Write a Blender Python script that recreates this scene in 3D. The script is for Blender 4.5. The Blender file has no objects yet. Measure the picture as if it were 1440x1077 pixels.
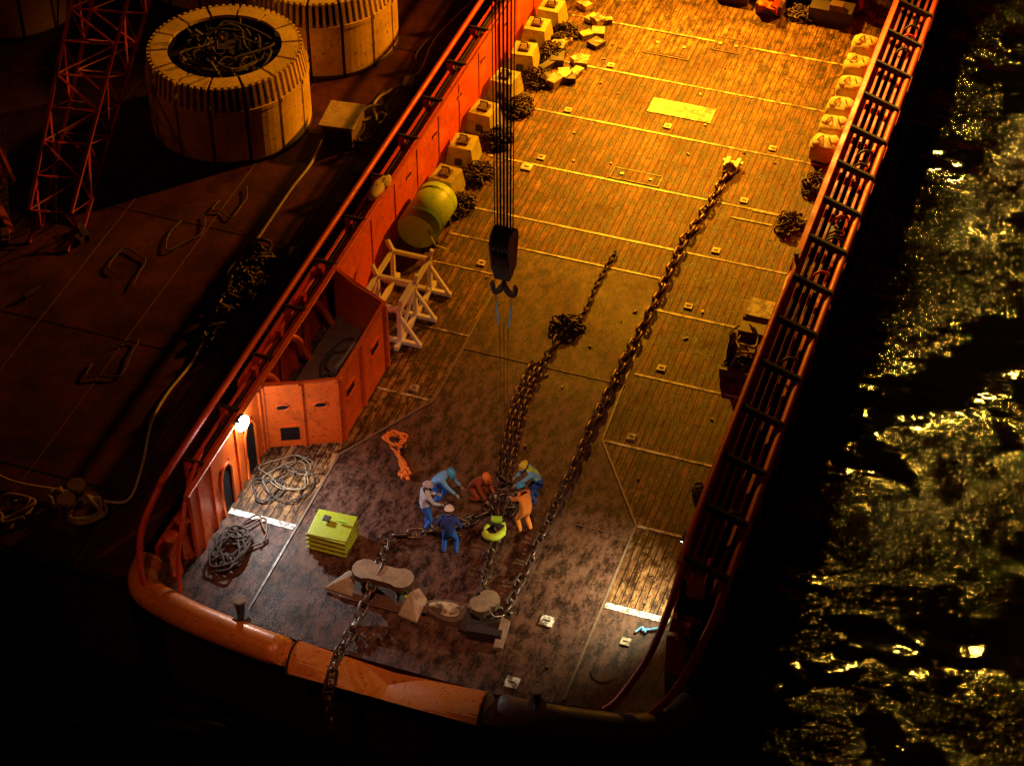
import bpy, bmesh, math, random
from mathutils import Vector, Matrix, Quaternion
random.seed(7)
SC=bpy.context.scene
V=Vector
# ------------------------------------------------------------------ materials
def new_mat(name):
    m=bpy.data.materials.new(name);m.use_nodes=True
    nt=m.node_tree;b=nt.nodes["Principled BSDF"];return m,nt,b
def N(nt,t,**k):
    n=nt.nodes.new(t)
    for a,v in k.items(): setattr(n,a,v)
    return n
def ramp(nt,src,p0,c0,p1,c1):
    r=N(nt,"ShaderNodeValToRGB");e=r.color_ramp.elements
    e[0].position=p0;e[0].color=(*c0,1);e[1].position=p1;e[1].color=(*c1,1)
    nt.links.new(src,r.inputs[0]);return r.outputs[0]
def noise(nt,vec,scale,detail=5,rough=.6,stretch=None):
    if stretch:
        mp=N(nt,"ShaderNodeMapping");mp.inputs['Scale'].default_value=stretch
        nt.links.new(vec,mp.inputs[0]);vec=mp.outputs[0]
    n=N(nt,"ShaderNodeTexNoise");n.inputs['Scale'].default_value=scale
    n.inputs['Detail'].default_value=detail;n.inputs['Roughness'].default_value=rough
    nt.links.new(vec,n.inputs['Vector']);return n.outputs[0]
def mix(nt,fac,a,b,mode='MIX'):
    m=N(nt,"ShaderNodeMix",data_type='RGBA',blend_type=mode)
    for s,x in ((m.inputs[0],fac),(m.inputs[6],a),(m.inputs[7],b)):
        if hasattr(x,'links') or hasattr(x,'is_linked'): nt.links.new(x,s)
        elif isinstance(x,(int,float)): s.default_value=x
        else: s.default_value=(*x,1)
    return m.outputs[2]
def bump(nt,b,h,st,dist=.02):
    n=N(nt,"ShaderNodeBump");n.inputs['Strength'].default_value=st;n.inputs['Distance'].default_value=dist
    nt.links.new(h,n.inputs['Height']);nt.links.new(n.outputs[0],b.inputs['Normal'])
def paint(name,col,grime=(.03,.02,.015),rough=.5,metal=0.,scale=3.,lo=.42,hi=.62,bs=.3,spec=.5):
    m,nt,b=new_mat(name);tc=N(nt,"ShaderNodeTexCoord").outputs['Object']
    n1=noise(nt,tc,scale,7,.65);n2=noise(nt,tc,scale*7,4,.6)
    c=mix(nt,ramp(nt,n1,lo,(0,0,0),hi,(1,1,1)),col,tuple(a*.55+g*.45 for a,g in zip(col,grime)))
    c=mix(nt,ramp(nt,n2,.58,(0,0,0),.68,(1,1,1)),c,grime)
    nt.links.new(c,b.inputs['Base Color'])
    r=ramp(nt,n1,.3,(rough-.12,)*3,.7,(min(1,rough+.2),)*3);nt.links.new(r,b.inputs['Roughness'])
    b.inputs['Metallic'].default_value=metal;b.inputs['Specular IOR Level'].default_value=spec
    bump(nt,b,n2,bs,.01);return m
M={}
M['orange']=paint('orange_hull_paint',(.72,.115,.010),(.16,.025,.006),.38,scale=1.6,lo=.46,hi=.72)
M['red']=paint('red_rail_paint',(.60,.055,.008),(.12,.015,.005),.45,scale=2,lo=.48,hi=.75)
M['redcrane']=paint('crane_red',(.36,.022,.020),(.10,.01,.01),.5)
M['hull']=paint('hull_dark_maroon',(.022,.005,.004),(.010,.003,.003),.75,scale=.7,spec=.15)
M['roller']=paint('worn_roller_steel',(.62,.19,.025),(.25,.06,.012),.33,metal=.1,scale=1.3,lo=.45,hi=.75)
M['dark']=paint('dark_steel',(.035,.020,.018),(.015,.01,.01),.5)
M['black']=paint('black_rubber_and_shade',(.010,.006,.006),(.015,.008,.008),.8,spec=.15)  # rubber black, also used as painted shade in openings and the rack gap
M['chain']=paint('chain_steel',(.13,.075,.055),(.03,.018,.012),.33,metal=.6,scale=6)
M['chaind']=paint('rusty_chain_steel',(.055,.027,.02),(.02,.01,.01),.45,metal=.3,scale=6)
M['steelpale']=paint('worn_pale_steel',(.36,.28,.19),(.10,.055,.03),.45,scale=4)
M['steelmid']=paint('worn_mid_steel',(.17,.11,.075),(.05,.03,.02),.42,scale=4)
M['cream']=paint('cream_reel_paint',(.62,.44,.085),(.20,.11,.02),.5,scale=1.)
M['yellow']=paint('yellow_block_paint',(.46,.46,.09),(.12,.07,.02),.5,scale=3)
M['lime']=paint('lime_tank_paint',(.34,.62,.03),(.18,.25,.02),.4,scale=1.5,lo=.5,hi=.8)
M['limeb']=paint('lime_plastic',(.36,.42,.02),(.14,.16,.02),.4,scale=3,lo=.45,hi=.75)
M['white']=paint('white_frame_paint',(.72,.74,.76),(.3,.22,.18),.5,scale=3,lo=.5,hi=.8)
M['sack']=paint('sack_canvas',(.56,.50,.30),(.25,.16,.07),.8,scale=3)
M['rope']=paint('hemp_rope',(.30,.24,.16),(.12,.08,.05),.85,scale=8)
M['roped']=paint('dark_rope',(.05,.032,.025),(.02,.012,.01),.8,scale=8)
M['osling']=paint('orange_webbing',(.75,.19,.02),(.25,.05,.01),.7,scale=5,lo=.5,hi=.8)
M['rust']=paint('rusty_plate',(.10,.045,.025),(.04,.018,.012),.5,scale=2)
def cloth(name,c): M[name]=paint('cloth_'+name,c,tuple(x*.45 for x in c),.8,scale=9,lo=.4,hi=.7)
cloth('grey',(.56,.56,.66));cloth('blue',(.02,.13,.70));cloth('lblue',(.18,.45,.85));cloth('navy',(.02,.06,.34))
cloth('oran',(.85,.26,.03));cloth('brown',(.34,.07,.02))
M['hivis']=paint('hivis_fabric',(.55,.75,.04),(.25,.35,.03),.7,scale=9,lo=.5,hi=.8)
for k,c in (('skin',(.45,.25,.17)),('helw',(.8,.8,.8)),('helb',(.06,.42,.85)),('hely',(.8,.68,.05)),('helo',(.8,.22,.03)),('boot',(.03,.02,.02)),('glove',(.35,.3,.22))):
    M[k]=paint('person_'+k,c,tuple(x*.6 for x in c),.45,scale=10,lo=.55,hi=.9,bs=.1)
# planks
m,nt,b=new_mat('wood_deck');tc=N(nt,"ShaderNodeTexCoord").outputs['Object']
mp=N(nt,"ShaderNodeMapping");mp.inputs['Rotation'].default_value=(0,0,math.pi/2);nt.links.new(tc,mp.inputs[0])
br=N(nt,"ShaderNodeTexBrick");nt.links.new(mp.outputs[0],br.inputs[0])
br.inputs['Scale'].default_value=1;br.inputs['Brick Width'].default_value=3.1;br.inputs['Row Height'].default_value=.21
br.inputs['Mortar Size'].default_value=.016;br.inputs['Mortar Smooth'].default_value=.3
br.inputs['Color1'].default_value=(.38,.20,.075,1);br.inputs['Color2'].default_value=(.22,.11,.045,1);br.inputs['Mortar'].default_value=(.008,.004,.003,1)
g=noise(nt,tc,1.,8,.78,(8,1.2,1));st=noise(nt,tc,.42,6,.65);sp=noise(nt,tc,1.9,12,.84,(1.7,.9,1));fl=noise(nt,tc,7,6,.75,(1.6,.6,1))
c=mix(nt,ramp(nt,g,.42,(0,0,0),.56,(1,1,1)),mix(nt,1.,br.outputs[0],(.36,.28,.23),'MULTIPLY'),br.outputs[0])
c=mix(nt,ramp(nt,sp,.45,(1,1,1),.53,(0,0,0)),c,mix(nt,1.,c,(.12,.08,.07),'MULTIPLY'))
c=mix(nt,ramp(nt,fl,.60,(0,0,0),.70,(.6,)*3),c,(.45,.28,.12))
c=mix(nt,ramp(nt,st,.44,(0,0,0),.60,(.85,)*3),c,mix(nt,1.,c,(.40,.30,.27),'MULTIPLY'))
nt.links.new(c,b.inputs['Base Color']);b.inputs['Specular IOR Level'].default_value=.22
nt.links.new(ramp(nt,sp,.38,(.30,)*3,.6,(.7,)*3),b.inputs['Roughness'])
h=mix(nt,.5,sp,br.outputs[1],'SUBTRACT');bump(nt,b,h,.8,.04);M['wood']=m
# steel deck
m,nt,b=new_mat('steel_deck');tc=N(nt,"ShaderNodeTexCoord").outputs['Object']
a1=noise(nt,tc,.38,8,.7);a2=noise(nt,tc,2.2,10,.82,(1.5,.7,1));a3=noise(nt,tc,18,5,.75)
c=mix(nt,ramp(nt,a2,.42,(0,0,0),.60,(1,1,1)),(.034,.014,.011),(.135,.062,.043))
c=mix(nt,ramp(nt,a1,.54,(0,0,0),.62,(.4,)*3),c,(.19,.11,.065))
c=mix(nt,ramp(nt,a2,.44,(.8,)*3,.51,(0,0,0)),c,mix(nt,1.,c,(.25,.19,.18),'MULTIPLY'))
c=mix(nt,ramp(nt,a3,.56,(0,0,0),.70,(.65,)*3),c,(.28,.18,.12))
nt.links.new(c,b.inputs['Base Color']);nt.links.new(ramp(nt,a1,.40,(.30,)*3,.60,(.55,)*3),b.inputs['Roughness'])
b.inputs['Specular IOR Level'].default_value=.16
bump(nt,b,a3,.7,.025);M['deck']=m
# seams
m,nt,b=new_mat('worn_seam_strip');tc=N(nt,"ShaderNodeTexCoord").outputs['Object']
a1=noise(nt,tc,3,6,.7)
nt.links.new(ramp(nt,a1,.44,(.09,.05,.03),.56,(.55,.45,.29)),b.inputs['Base Color']);b.inputs['Roughness'].default_value=.45;M['seam']=m
m,nt,b=new_mat('white_deck_marking');tc=N(nt,"ShaderNodeTexCoord").outputs['Object']
a1=noise(nt,tc,5,7,.75)
nt.links.new(ramp(nt,a1,.44,(.14,.09,.06),.52,(.78,.76,.70)),b.inputs['Base Color']);b.inputs['Roughness'].default_value=.5;M['mark']=m
# barge deck
m,nt,b=new_mat('barge_deck_plate');tc=N(nt,"ShaderNodeTexCoord").outputs['Object']
a1=noise(nt,tc,.5,8,.7);a2=noise(nt,tc,5,6,.7)
c=mix(nt,ramp(nt,a1,.38,(0,0,0),.66,(1,1,1)),(.022,.006,.009),(.080,.020,.028))
c=mix(nt,ramp(nt,a2,.5,(0,0,0),.7,(.6,)*3),c,(.018,.006,.009))
nt.links.new(c,b.inputs['Base Color']);b.inputs['Roughness'].default_value=.65;b.inputs['Specular IOR Level'].default_value=.12;bump(nt,b,a2,.5,.03);M['barge']=m
# sea
m,nt,b=new_mat('sea_water');tc=N(nt,"ShaderNodeTexCoord").outputs['Object']
w1=noise(nt,tc,.13,3,.5,(1.1,1.6,1));w2=noise(nt,tc,.62,4,.58,(1,1.6,1));w3=noise(nt,tc,3.6,5,.66,(1,1.3,1))
pm=ramp(nt,noise(nt,tc,.14,6,.70,(1,1.25,1)),.47,(.05,)*3,.58,(1,)*3)
b1=N(nt,"ShaderNodeBump");b1.inputs['Strength'].default_value=1;b1.inputs['Distance'].default_value=1.5;nt.links.new(w1,b1.inputs['Height'])
b2=N(nt,"ShaderNodeBump");nt.links.new(pm,b2.inputs['Strength']);b2.inputs['Distance'].default_value=.85;nt.links.new(w2,b2.inputs['Height']);nt.links.new(b1.outputs[0],b2.inputs['Normal'])
b3=N(nt,"ShaderNodeBump");nt.links.new(pm,b3.inputs['Strength']);b3.inputs['Distance'].default_value=.11;nt.links.new(w3,b3.inputs['Height']);nt.links.new(b2.outputs[0],b3.inputs['Normal'])
nt.links.new(b3.outputs[0],b.inputs['Normal'])
b.inputs['Base Color'].default_value=(.0015,.0011,.0005,1);b.inputs['Roughness'].default_value=.055;b.inputs['IOR'].default_value=1.33;M['sea']=m
def emit(name,c,s):
    m,nt,b=new_mat(name);b.inputs['Emission Color'].default_value=(*c,1);b.inputs['Emission Strength'].default_value=s;M[name]=m
emit('lamp_glass',(1,.97,.9),50)
# ------------------------------------------------------------------ mesh builder
def frame(d):
    d=d.normalized();u=V((0,0,1)) if abs(d.z)<.95 else V((1,0,0))
    s=d.cross(u).normalized();return d,s,s.cross(d).normalized()
class MB:
    def __init__(s): s.v=[];s.f=[];s.m=[];s.mats=[];s.sm=[]
    def mi(s,k):
        if k not in s.mats: s.mats.append(k)
        return s.mats.index(k)
    def add(s,vs,fs,k,smooth=False):
        o=len(s.v);s.v+=[tuple(x) for x in vs];i=s.mi(k)
        for f in fs: s.f.append([o+a for a in f]);s.m.append(i);s.sm.append(smooth)
    def box(s,c,sz,k,rz=0,R=None,taper=1.):
        R=R or Matrix.Rotation(rz,3,'Z');c=V(c);vs=[]
        for z in(-.5,.5):
            t=taper if z>0 else 1
            for x,y in((-.5,-.5),(.5,-.5),(.5,.5),(-.5,.5)): vs.append(c+R@V((x*sz[0]*t,y*sz[1]*t,z*sz[2])))
        s.add(vs,[(3,2,1,0),(4,5,6,7),(0,1,5,4),(1,2,6,5),(2,3,7,6),(3,0,4,7)],k)
    def beam(s,a,b,w,h,k):
        a=V(a);b=V(b);d,x,y=frame(b-a);vs=[]
        for p in(a,b):
            for i,j in((-1,-1),(1,-1),(1,1),(-1,1)): vs.append(p+x*i*w/2+y*j*h/2)
        s.add(vs,[(3,2,1,0),(4,5,6,7),(0,1,5,4),(1,2,6,5),(2,3,7,6),(3,0,4,7)],k)
    def tube(s,pts,r,k,n=8,caps=True,smooth=True):
        pts=[V(p) for p in pts];L=len(pts);rs=r if isinstance(r,(list,tuple)) else [r]*L
        vs=[];px=None
        for i,p in enumerate(pts):
            d=(pts[min(i+1,L-1)]-pts[max(i-1,0)])
            if d.length<1e-6: d=V((0,0,1))
            d.normalize()
            if px is None: _,x,y=frame(d)
            else:
                x=(px-d*px.dot(d))
                x=x.normalized() if x.length>1e-5 else frame(d)[1]
                y=d.cross(x)
            px=x
            for a in range(n):
                t=2*math.pi*a/n;vs.append(p+(x*math.cos(t)+y*math.sin(t))*rs[i])
        fs=[]
        for i in range(L-1):
            for a in range(n): fs.append((i*n+a,i*n+(a+1)%n,(i+1)*n+(a+1)%n,(i+1)*n+a))
        s.add(vs,fs,k,smooth)
        if caps: s.add(vs[:n],[tuple(range(n))[::-1]],k);s.add(vs[-n:],[tuple(range(n))],k)
    def prism(s,poly,z0,z1,k,kt=None):
        n=len(poly);vs=[(x,y,z0) for x,y in poly]+[(x,y,z1) for x,y in poly]
        s.add(vs,[(i,(i+1)%n,n+(i+1)%n,n+i) for i in range(n)]+[tuple(range(n))[::-1]],k)
        s.add(vs[n:],[tuple(range(n))],kt or k)
    def link(s,c,d,roll,r,k,stud=True):
        d,x,y=frame(d);x2=x*math.cos(roll)+y*math.sin(roll);c=V(c);n=14;a=1.2*r;R=1.3*r
        y2=d.cross(x2);vs=[];q=6
        for i in range(n):
            t=2*math.pi*(i+.5)/n;e=V((math.cos(t),math.sin(t)))
            cc=c+d*(R*e[0]+(a if e[0]>0 else -a))+x2*(R*e[1]);nn=d*e[0]+x2*e[1]
            for j in range(q):
                u=2*math.pi*j/q;vs.append(cc+(nn*math.cos(u)+y2*math.sin(u))*r*.5)
        fs=[(i*q+j,((i+1)%n)*q+j,((i+1)%n)*q+(j+1)%q,i*q+(j+1)%q) for i in range(n) for j in range(q)]
        s.add(vs,fs,k,True)
        if stud: s.tube([c-x2*R,c+x2*R],r*.35,k,5,False)
    def chain(s,pts,r,k,jit=.0,stud=True):
        P=smooth(pts,6);acc=0;pitch=4*r;last=0;i=0
        for a,b2 in zip(P,P[1:]):
            L=(b2-a).length
            while last<=acc+L and L>0:
                t=(last-acc)/L;p=a.lerp(b2,t)
                j=V((random.uniform(-jit,jit),random.uniform(-jit,jit),0))
                s.link(p+j,(b2-a).normalized()+j*2,(.75 if i%2 else -.82)+random.uniform(-.25,.25),r,k,stud);i+=1;last+=pitch
            acc+=L
    def heap(s,c,rx,ry,h,n,r,k):
        for i in range(n):
            a=random.random()*6.28;q=math.sqrt(random.random());z=r+random.random()*h*(1-q*.8)
            s.link((c[0]+rx*q*math.cos(a),c[1]+ry*q*math.sin(a),c[2]+z),V((random.gauss(0,1),random.gauss(0,1),random.gauss(0,.35))),random.random()*3,r,k,False)
    def sphere(s,c,rad,k,R=None,nu=12,nv=8,v0=0,v1=math.pi,nz=0,sq=1.):
        c=V(c);vs=[];R=R or Matrix.Identity(3)
        f=lambda v:math.copysign(abs(v)**sq,v)
        for j in range(nv+1):
            ph=v0+(v1-v0)*j/nv
            for i in range(nu):
                t=2*math.pi*i/nu;q=1+random.uniform(-nz,nz)
                vs.append(c+R@V((rad[0]*f(math.sin(ph))*f(math.cos(t))*q,rad[1]*f(math.sin(ph))*f(math.sin(t))*q,rad[2]*f(math.cos(ph))*q)))
        s.add(vs,[(j*nu+i,(j+1)*nu+i,(j+1)*nu+(i+1)%nu,j*nu+(i+1)%nu) for j in range(nv) for i in range(nu)],k,True)
    def build(s,name,parent=None,bevel=0,loc=None):
        me=bpy.data.meshes.new(name);me.from_pydata(s.v,[],s.f)
        for k in s.mats: me.materials.append(M[k])
        me.polygons.foreach_set('material_index',s.m);me.polygons.foreach_set('use_smooth',s.sm)
        me.validate();me.update()
        ob=bpy.data.objects.new(name,me);SC.collection.objects.link(ob)
        if parent: ob.parent=parent
        if bevel:
            bv=ob.modifiers.new('b','BEVEL');bv.width=bevel;bv.segments=2;bv.limit_method='ANGLE';bv.angle_limit=.7
        return ob
def smooth(pts,n=6):
    P=[V(p) for p in pts]
    if len(P)<3: return P
    E=[P[0]*2-P[1]]+P+[P[-1]*2-P[-2]];o=[]
    for i in range(1,len(E)-2):
        a,b,c,d=E[i-1:i+3]
        for j in range(n):
            t=j/n;o.append(.5*((2*b)+(c-a)*t+(2*a-5*b+4*c-d)*t*t+(3*b-a-3*c+d)*t**3))
    o.append(P[-1]);return o
def empty(name):
    e=bpy.data.objects.new(name,None);SC.collection.objects.link(e);return e
def sheet(mb,poly,z,k): mb.add([(x,y,z) for x,y in poly],[tuple(range(len(poly)))],k)
def rect(x0,y0,x1,y1): return [(x0,y0),(x1,y0),(x1,y1),(x0,y1)]
def scribble(mb,c,rx,ry,n,r,k,z=.05,lift=.05):
    pts=[];a=random.random()*6
    for i in range(n):
        a+=random.uniform(.5,1.1);q=random.uniform(.35,1.);pts.append((c[0]+rx*q*math.cos(a),c[1]+ry*q*math.sin(a),z+random.random()*lift))
    mb.tube(smooth(pts,5),r,k,6)
# ------------------------------------------------------------------ sea
mb=MB();sheet(mb,rect(-3000,-3000,3000,3000),-4,'sea');mb.build('sea')
# ------------------------------------------------------------------ ship
ship=empty('anchor_handling_ship')
OUT=[(-7.0,60),(-7.0,-9.6),(-6.5,-11.0),(-2.0,-11.5),(3.4,-11.5),(7.5,-10.9),(8.4,-9.4),(8.4,60)]
mb=MB();mb.prism(OUT,-6,0,'hull','deck');mb.build('hull',ship)
mb=MB()
W=[rect(-5.84,-1.5,-1.95,4.7),rect(3.35,-1.5,7.15,6.3),rect(-5.84,4.7,-1.95,6.3),rect(-5.84,6.3,7.15,26)]
W+=[[(-5.84,-7.7),(-3.75,-7.7),(-3.75,-4.55),(-1.95,-1.5),(-5.84,-1.5)],[(5.25,-7.7),(7.15,-7.7),(7.15,-1.5),(3.35,-1.5),(5.25,-4.5)]]
for w in W: sheet(mb,w,.004,'wood')
mb.build('wood_planking',ship)
mb=MB()
def seam(x0,x1,y,w=.09,k='seam'): 
    mb.box(((x0+x1)/2,y,.012),(x1-x0,w,.016),k)
for y in (20.2,17.1,13.9,10.75,7.8): seam(-4.6,7.1,y)
seam(-4.3,3.0,6.25,.08);seam(3.0,7.1,4.7);seam(-5.8,-1.95,4.7,.06)
for y in(1.6,-1.5): seam(3.38,7.1,y);
seam(-3.8,-1.95,-1.53);seam(-3.8,-1.95,1.6,.06)
seam(5.3,7.1,-4.5);
seam(-5.8,-3.8,-7.7,.2,'mark');seam(5.3,7.1,-7.62,.2,'mark')
seam(-1.9,3.3,1.0,.03,'rust');seam(-3.7,5.2,-5.0,.03,'rust')
for a,b in(((-3.75,-11.2),(-3.75,-4.6)),((-3.75,-4.6),(-1.95,-1.5)),((5.25,-11.1),(5.25,-4.5)),((5.25,-4.5),(3.33,-1.5)),((3.33,-1.5),(3.0,6.2)),((-1.95,-1.5),(-1.95,6.2))):
    mb.beam((a[0],a[1],.02),(b[0],b[1],.02),.06,.03,'steelmid')
for x,y,k in((-2.8,14.2,'steelpale'),(-2.8,11.2,'seam'),(-3.1,10.5,'mark'),(-2.8,5.1,'seam'),(4.1,5.2,'seam'),(4.1,2.1,'seam'),(4.1,-1.1,'seam'),(4.0,-8.7,'mark'),(3.8,-11.0,'mark'),(6.2,-8.7,'seam'),(-3.6,1.9,'seam'),(-2.7,-1.2,'seam'),(4.2,8.2,'seam'),(4.4,11.1,'seam'),(-2.2,17.4,'seam'),(4.6,14.3,'seam'),(.8,14.4,'seam')):
    s=.36 if k=='mark' else .26
    mb.box((x,y,.03),(s,s,.05),k,rz=0);mb.box((x,y,.06),(s*.5,s*.12,.03),'rust')
for x,y,a,b2,k in((-.5,19.4,1.7,1.5,'wood'),(1.5,20.1,1.0,.9,'wood'),(1.0,15.5,2.3,.9,'seam'),(.6,11.2,1.7,.6,'wood'),(4.9,10.1,1.4,.08,'seam'),(5.6,10.7,1.6,.1,'seam')):
    if k=='wood':
        for dx,dy,sx,sy in((0,b2/2,a,.05),(0,-b2/2,a,.05),(a/2,0,.05,b2),(-a/2,0,.05,b2)): mb.box((x+dx,y+dy,.018),(sx,sy,.028),'rust')
        mb.box((x,y,.014),(a*.9,b2*.88,.016),'wood')
        mb.box((x-a*.3,y,.04),(.12,.12,.03),'seam');mb.box((x+a*.3,y,.04),(.12,.12,.03),'seam')
    else: mb.box((x,y,.02),(a,b2,.02),k)
mb.build('deck_fittings',ship)
# --- port bulwark
mb=MB()
def wall(a,b,z0,z1,t,k,m=mb):
    a=V((*a,0));b=V((*b,0));c=(a+b)/2;d=b-a;m.box((c.x,c.y,(z0+z1)/2),(d.length,t,z1-z0),k,rz=math.atan2(d.y,d.x))
XI=-5.92
wall((XI,-9.6),(XI,-4.95),0,2.4,.12,'orange');wall((XI,.6),(XI,40),0,2.4,.12,'orange')
mb.tube([(XI,-9.7,2.43),(XI,40,2.43)],.09,'orange')
wall((XI,-4.95),(-3.9,-4.0),0,2.4,.12,'orange');wall((-3.9,-3.95),(-3.9,-.45),0,2.4,.12,'orange');wall((-3.9,-.4),(XI,.6),0,2.4,.12,'orange')
for a,b in(((XI,-4.95),(-3.9,-4.0)),((-3.9,-4.0),(-3.9,-.42)),((-3.9,-.42),(XI,.6))): mb.tube([(*a,2.42),(*b,2.42)],.07,'orange')
mb.prism([(-5.86,-4.8),(-4.0,-3.9),(-4.0,-.5),(-5.86,.45)],.02,.75,'steelmid')
mb.box((-6.55,-2.2,1.2),(.08,5.6,2.4),'red')
for y in(-4.4,-2.6,-.9,.5): mb.tube([(-6.3,y,.0),(-6.3,y,2.5)],.12,'red');mb.tube(smooth([(-6.3,y,2.1),(-6.0,y+.4,1.9),(-5.85,y+.9,.75)],4),.1,'orange')
mb.box((-5.3,-3.3,.95),(.5,.6,.4),'steelmid',rz=.3);mb.tube([(-4.9,-2.,.8),(-4.7,-.9,1.0)],.08,'rope')
scribble(mb,(-4.9,-1.8),.6,1.2,18,.04,'roped',.8,.2)
dn=(V((-3.9,-4.0,0))-V((XI,-4.95,0))).normalized();nn=V((dn.y,-dn.x,0));ang=math.atan2(dn.y,dn.x)
def onface(u,z,off=.07): p=V((XI,-4.95,0))+dn*u+nn*off;return (p.x,p.y,z)
for u in(.06,1.15,2.2): mb.box(onface(u,1.2,.10),(.09,.09,2.4),'orange',rz=ang)
for u in(.6,1.7):
    for z in(1.55,):
        p=V(onface(u,z,.075));mb.tube([p+dn*(.2*math.cos(t)) + V((0,0,.11*math.sin(t))) for t in[i*math.pi/6 for i in range(13)]],.03,'orange',6)
        mb.box(onface(u,z,.068),(.36,.02,.16),'black',rz=ang)  # black plate on the face paints the darkness inside the slot
mb.box(onface(.75,.5,.068),(.55,.02,.5),'black',rz=ang);mb.box(onface(.75,.8,.08),(.7,.04,.06),'orange',rz=ang)  # black plate paints the shade of a low opening
for y in(-3.3,-1.4): mb.box((-3.83,y,1.5),(.02,.5,.25),'black');mb.box((-3.82,y,1.7),(.06,.62,.05),'orange');mb.box((-3.82,y,1.3),(.06,.62,.05),'orange')  # flat black plates paint the shade inside these slots
for y in(-3.9,-2.35,-.5): mb.box((-3.81,y,1.2),(.08,.09,2.4),'orange')
for y in range(3,38,2): mb.box((XI+.075,y+.4,1.15),(.03,.05,2.2),'orange')
for y in(6.6,9.0,11.4,13.8,16.2,18.6,21): 
    pts=[(XI+.08,y+.2*math.cos(t),1.75+.1*math.sin(t)) for t in[i*math.pi/6 for i in range(13)]]
    mb.tube(pts,.02,'orange',6);mb.box((XI+.068,y,1.75),(.015,.34,.14),'black')  # no hole cut: black plate inside the ring paints its shade
for y,h in((-6.0,1.9),(-7.6,1.7)):
    mb.box((XI+.066,y,h/2),(.015,.6,h),'black')  # doorway shade painted as a black panel on the solid wall
    mb.tube([(XI+.1,y-.33,0),(XI+.1,y-.33,h-.3),(XI+.1,y-.15,h),(XI+.1,y+.15,h),(XI+.1,y+.33,h-.3),(XI+.1,y+.33,0)],.05,'orange',6)
for y in(-9.2,-8.4,-6.8,-5.2): mb.box((XI+.09,y,1.2),(.07,.07,2.4),'orange')
mb.tube(smooth([(-6.62,40,2.8),(-6.62,20,2.8),(-6.62,0,2.8),(-6.62,-8.6,2.8),(-6.75,-9.7,2.45),(-6.95,-10.5,1.6),(-6.8,-11.1,.7),(-6.55,-11.3,.05)],5),.10,'red')
mb.tube(smooth([(-6.3,-7.9,2.45),(-6.1,-9.2,2.3),(-5.95,-10.1,1.7),(-5.9,-10.6,.9),(-5.75,-11.0,.05)],5),.07,'red')
for x,z,r in((-6.12,2.28,.055),(-6.27,2.22,.05),(-6.42,2.28,.055),(-6.5,1.7,.06)): mb.tube([(x,40,z),(x,-8.6,z)],r,'red' if r>.052 else 'dark',6)
y=-8.4
while y<30:
    mb.box((-6.27,y,2.42),(.72,.07,.14),'dark');mb.box((-6.5,y,1.2),(.25,.08,2.4),'red');y+=2.3
mb.box((-6.93,20,-.2),(.12,60,1.2),'red')
for y in(-10.3,-9.6): mb.tube([(-6.2,y,0),(-6.2,y,1.4)],.2,'orange',12);mb.sphere((-6.2,y,1.4),(.24,.24,.12),'orange')
mb.build('port_bulwark',ship)
# --- starboard bulwark
mb=MB();XS=7.25
wall((XS,-7.6),(XS,40),0,2.4,.12,'red',mb)
mb.tube([(XS,40,2.44),(XS,5.6,2.44)],.10,'orange')
mb.tube(smooth([(XS,5.6,2.44),(XS,0,2.44),(XS,-6.0,2.44),(XS+.08,-7.8,2.2),(XS+.05,-8.9,1.7),(XS-.15,-9.9,1.0),(XS-.6,-10.8,.3),(XS-.9,-11.1,.05)],5),.10,'red')
mb.tube([(XS,5.6,2.3),(XS,5.6,2.75)],.13,'steelpale')
mb.tube(smooth([(8.5,40,1.9),(8.5,10,1.9),(8.5,-4,1.9),(8.5,-8.0,1.7),(8.3,-9.5,1.2),(7.95,-10.5,.6),(7.5,-11.0,.1)],5),.11,'red')
for x,z,r,k in((7.5,2.05,.055,'red'),(7.72,1.95,.05,'red'),(7.94,1.9,.055,'red'),(8.2,1.75,.055,'red'),(8.45,1.2,.08,'red')): mb.tube([(x,40,z),(x,-7.8,z)],r,k,6)
mb.box((7.85,14,.9),(1.1,44,.06),'black')  # black sheet paints the shaded gap under the rack pipes
y=-7.4
while y<30:
    mb.beam((7.3,y,2.36),(8.55,y,1.95),.11,.22,'dark');mb.box((8.4,y,.95),(.25,.10,1.9),'red');mb.beam((8.5,y,1.8),(8.45,y+.5,.8),.06,.06,'red');y+=2.05
mb.box((8.38,14,.4),(.05,44,.8),'hull')
mb.tube([(8.5,40,.1),(8.5,-9,.1)],.14,'black')
for y,zz in((-7.0,1.9),(-8.9,1.4)):
    mb.tube([(7.7,y,0),(7.7,y,zz)],.22,'red',12);mb.tube([(7.45,y,zz),(7.95,y,zz)],.2,'red',12);mb.box((7.7,y-.4,zz*.5),(.5,.08,zz),'red')
for i in range(22):
    y=random.uniform(-7,24);mb.box((7.8+random.uniform(-.3,.3),y,1.1),(.3,random.uniform(.3,.9),.35),random.choice(['dark','rust','red']),rz=random.uniform(-.3,.3))
for i in range(12):
    y=random.uniform(-6,20);mb.tube(smooth([(7.5,y,1.2),(7.9,y+.3,2.1),(8.2,y+.8,1.8),(7.8,y+1.3,1.3)],4),.045,random.choice(['dark','red','roped']),6)
mb.build('starboard_bulwark',ship)
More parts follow.
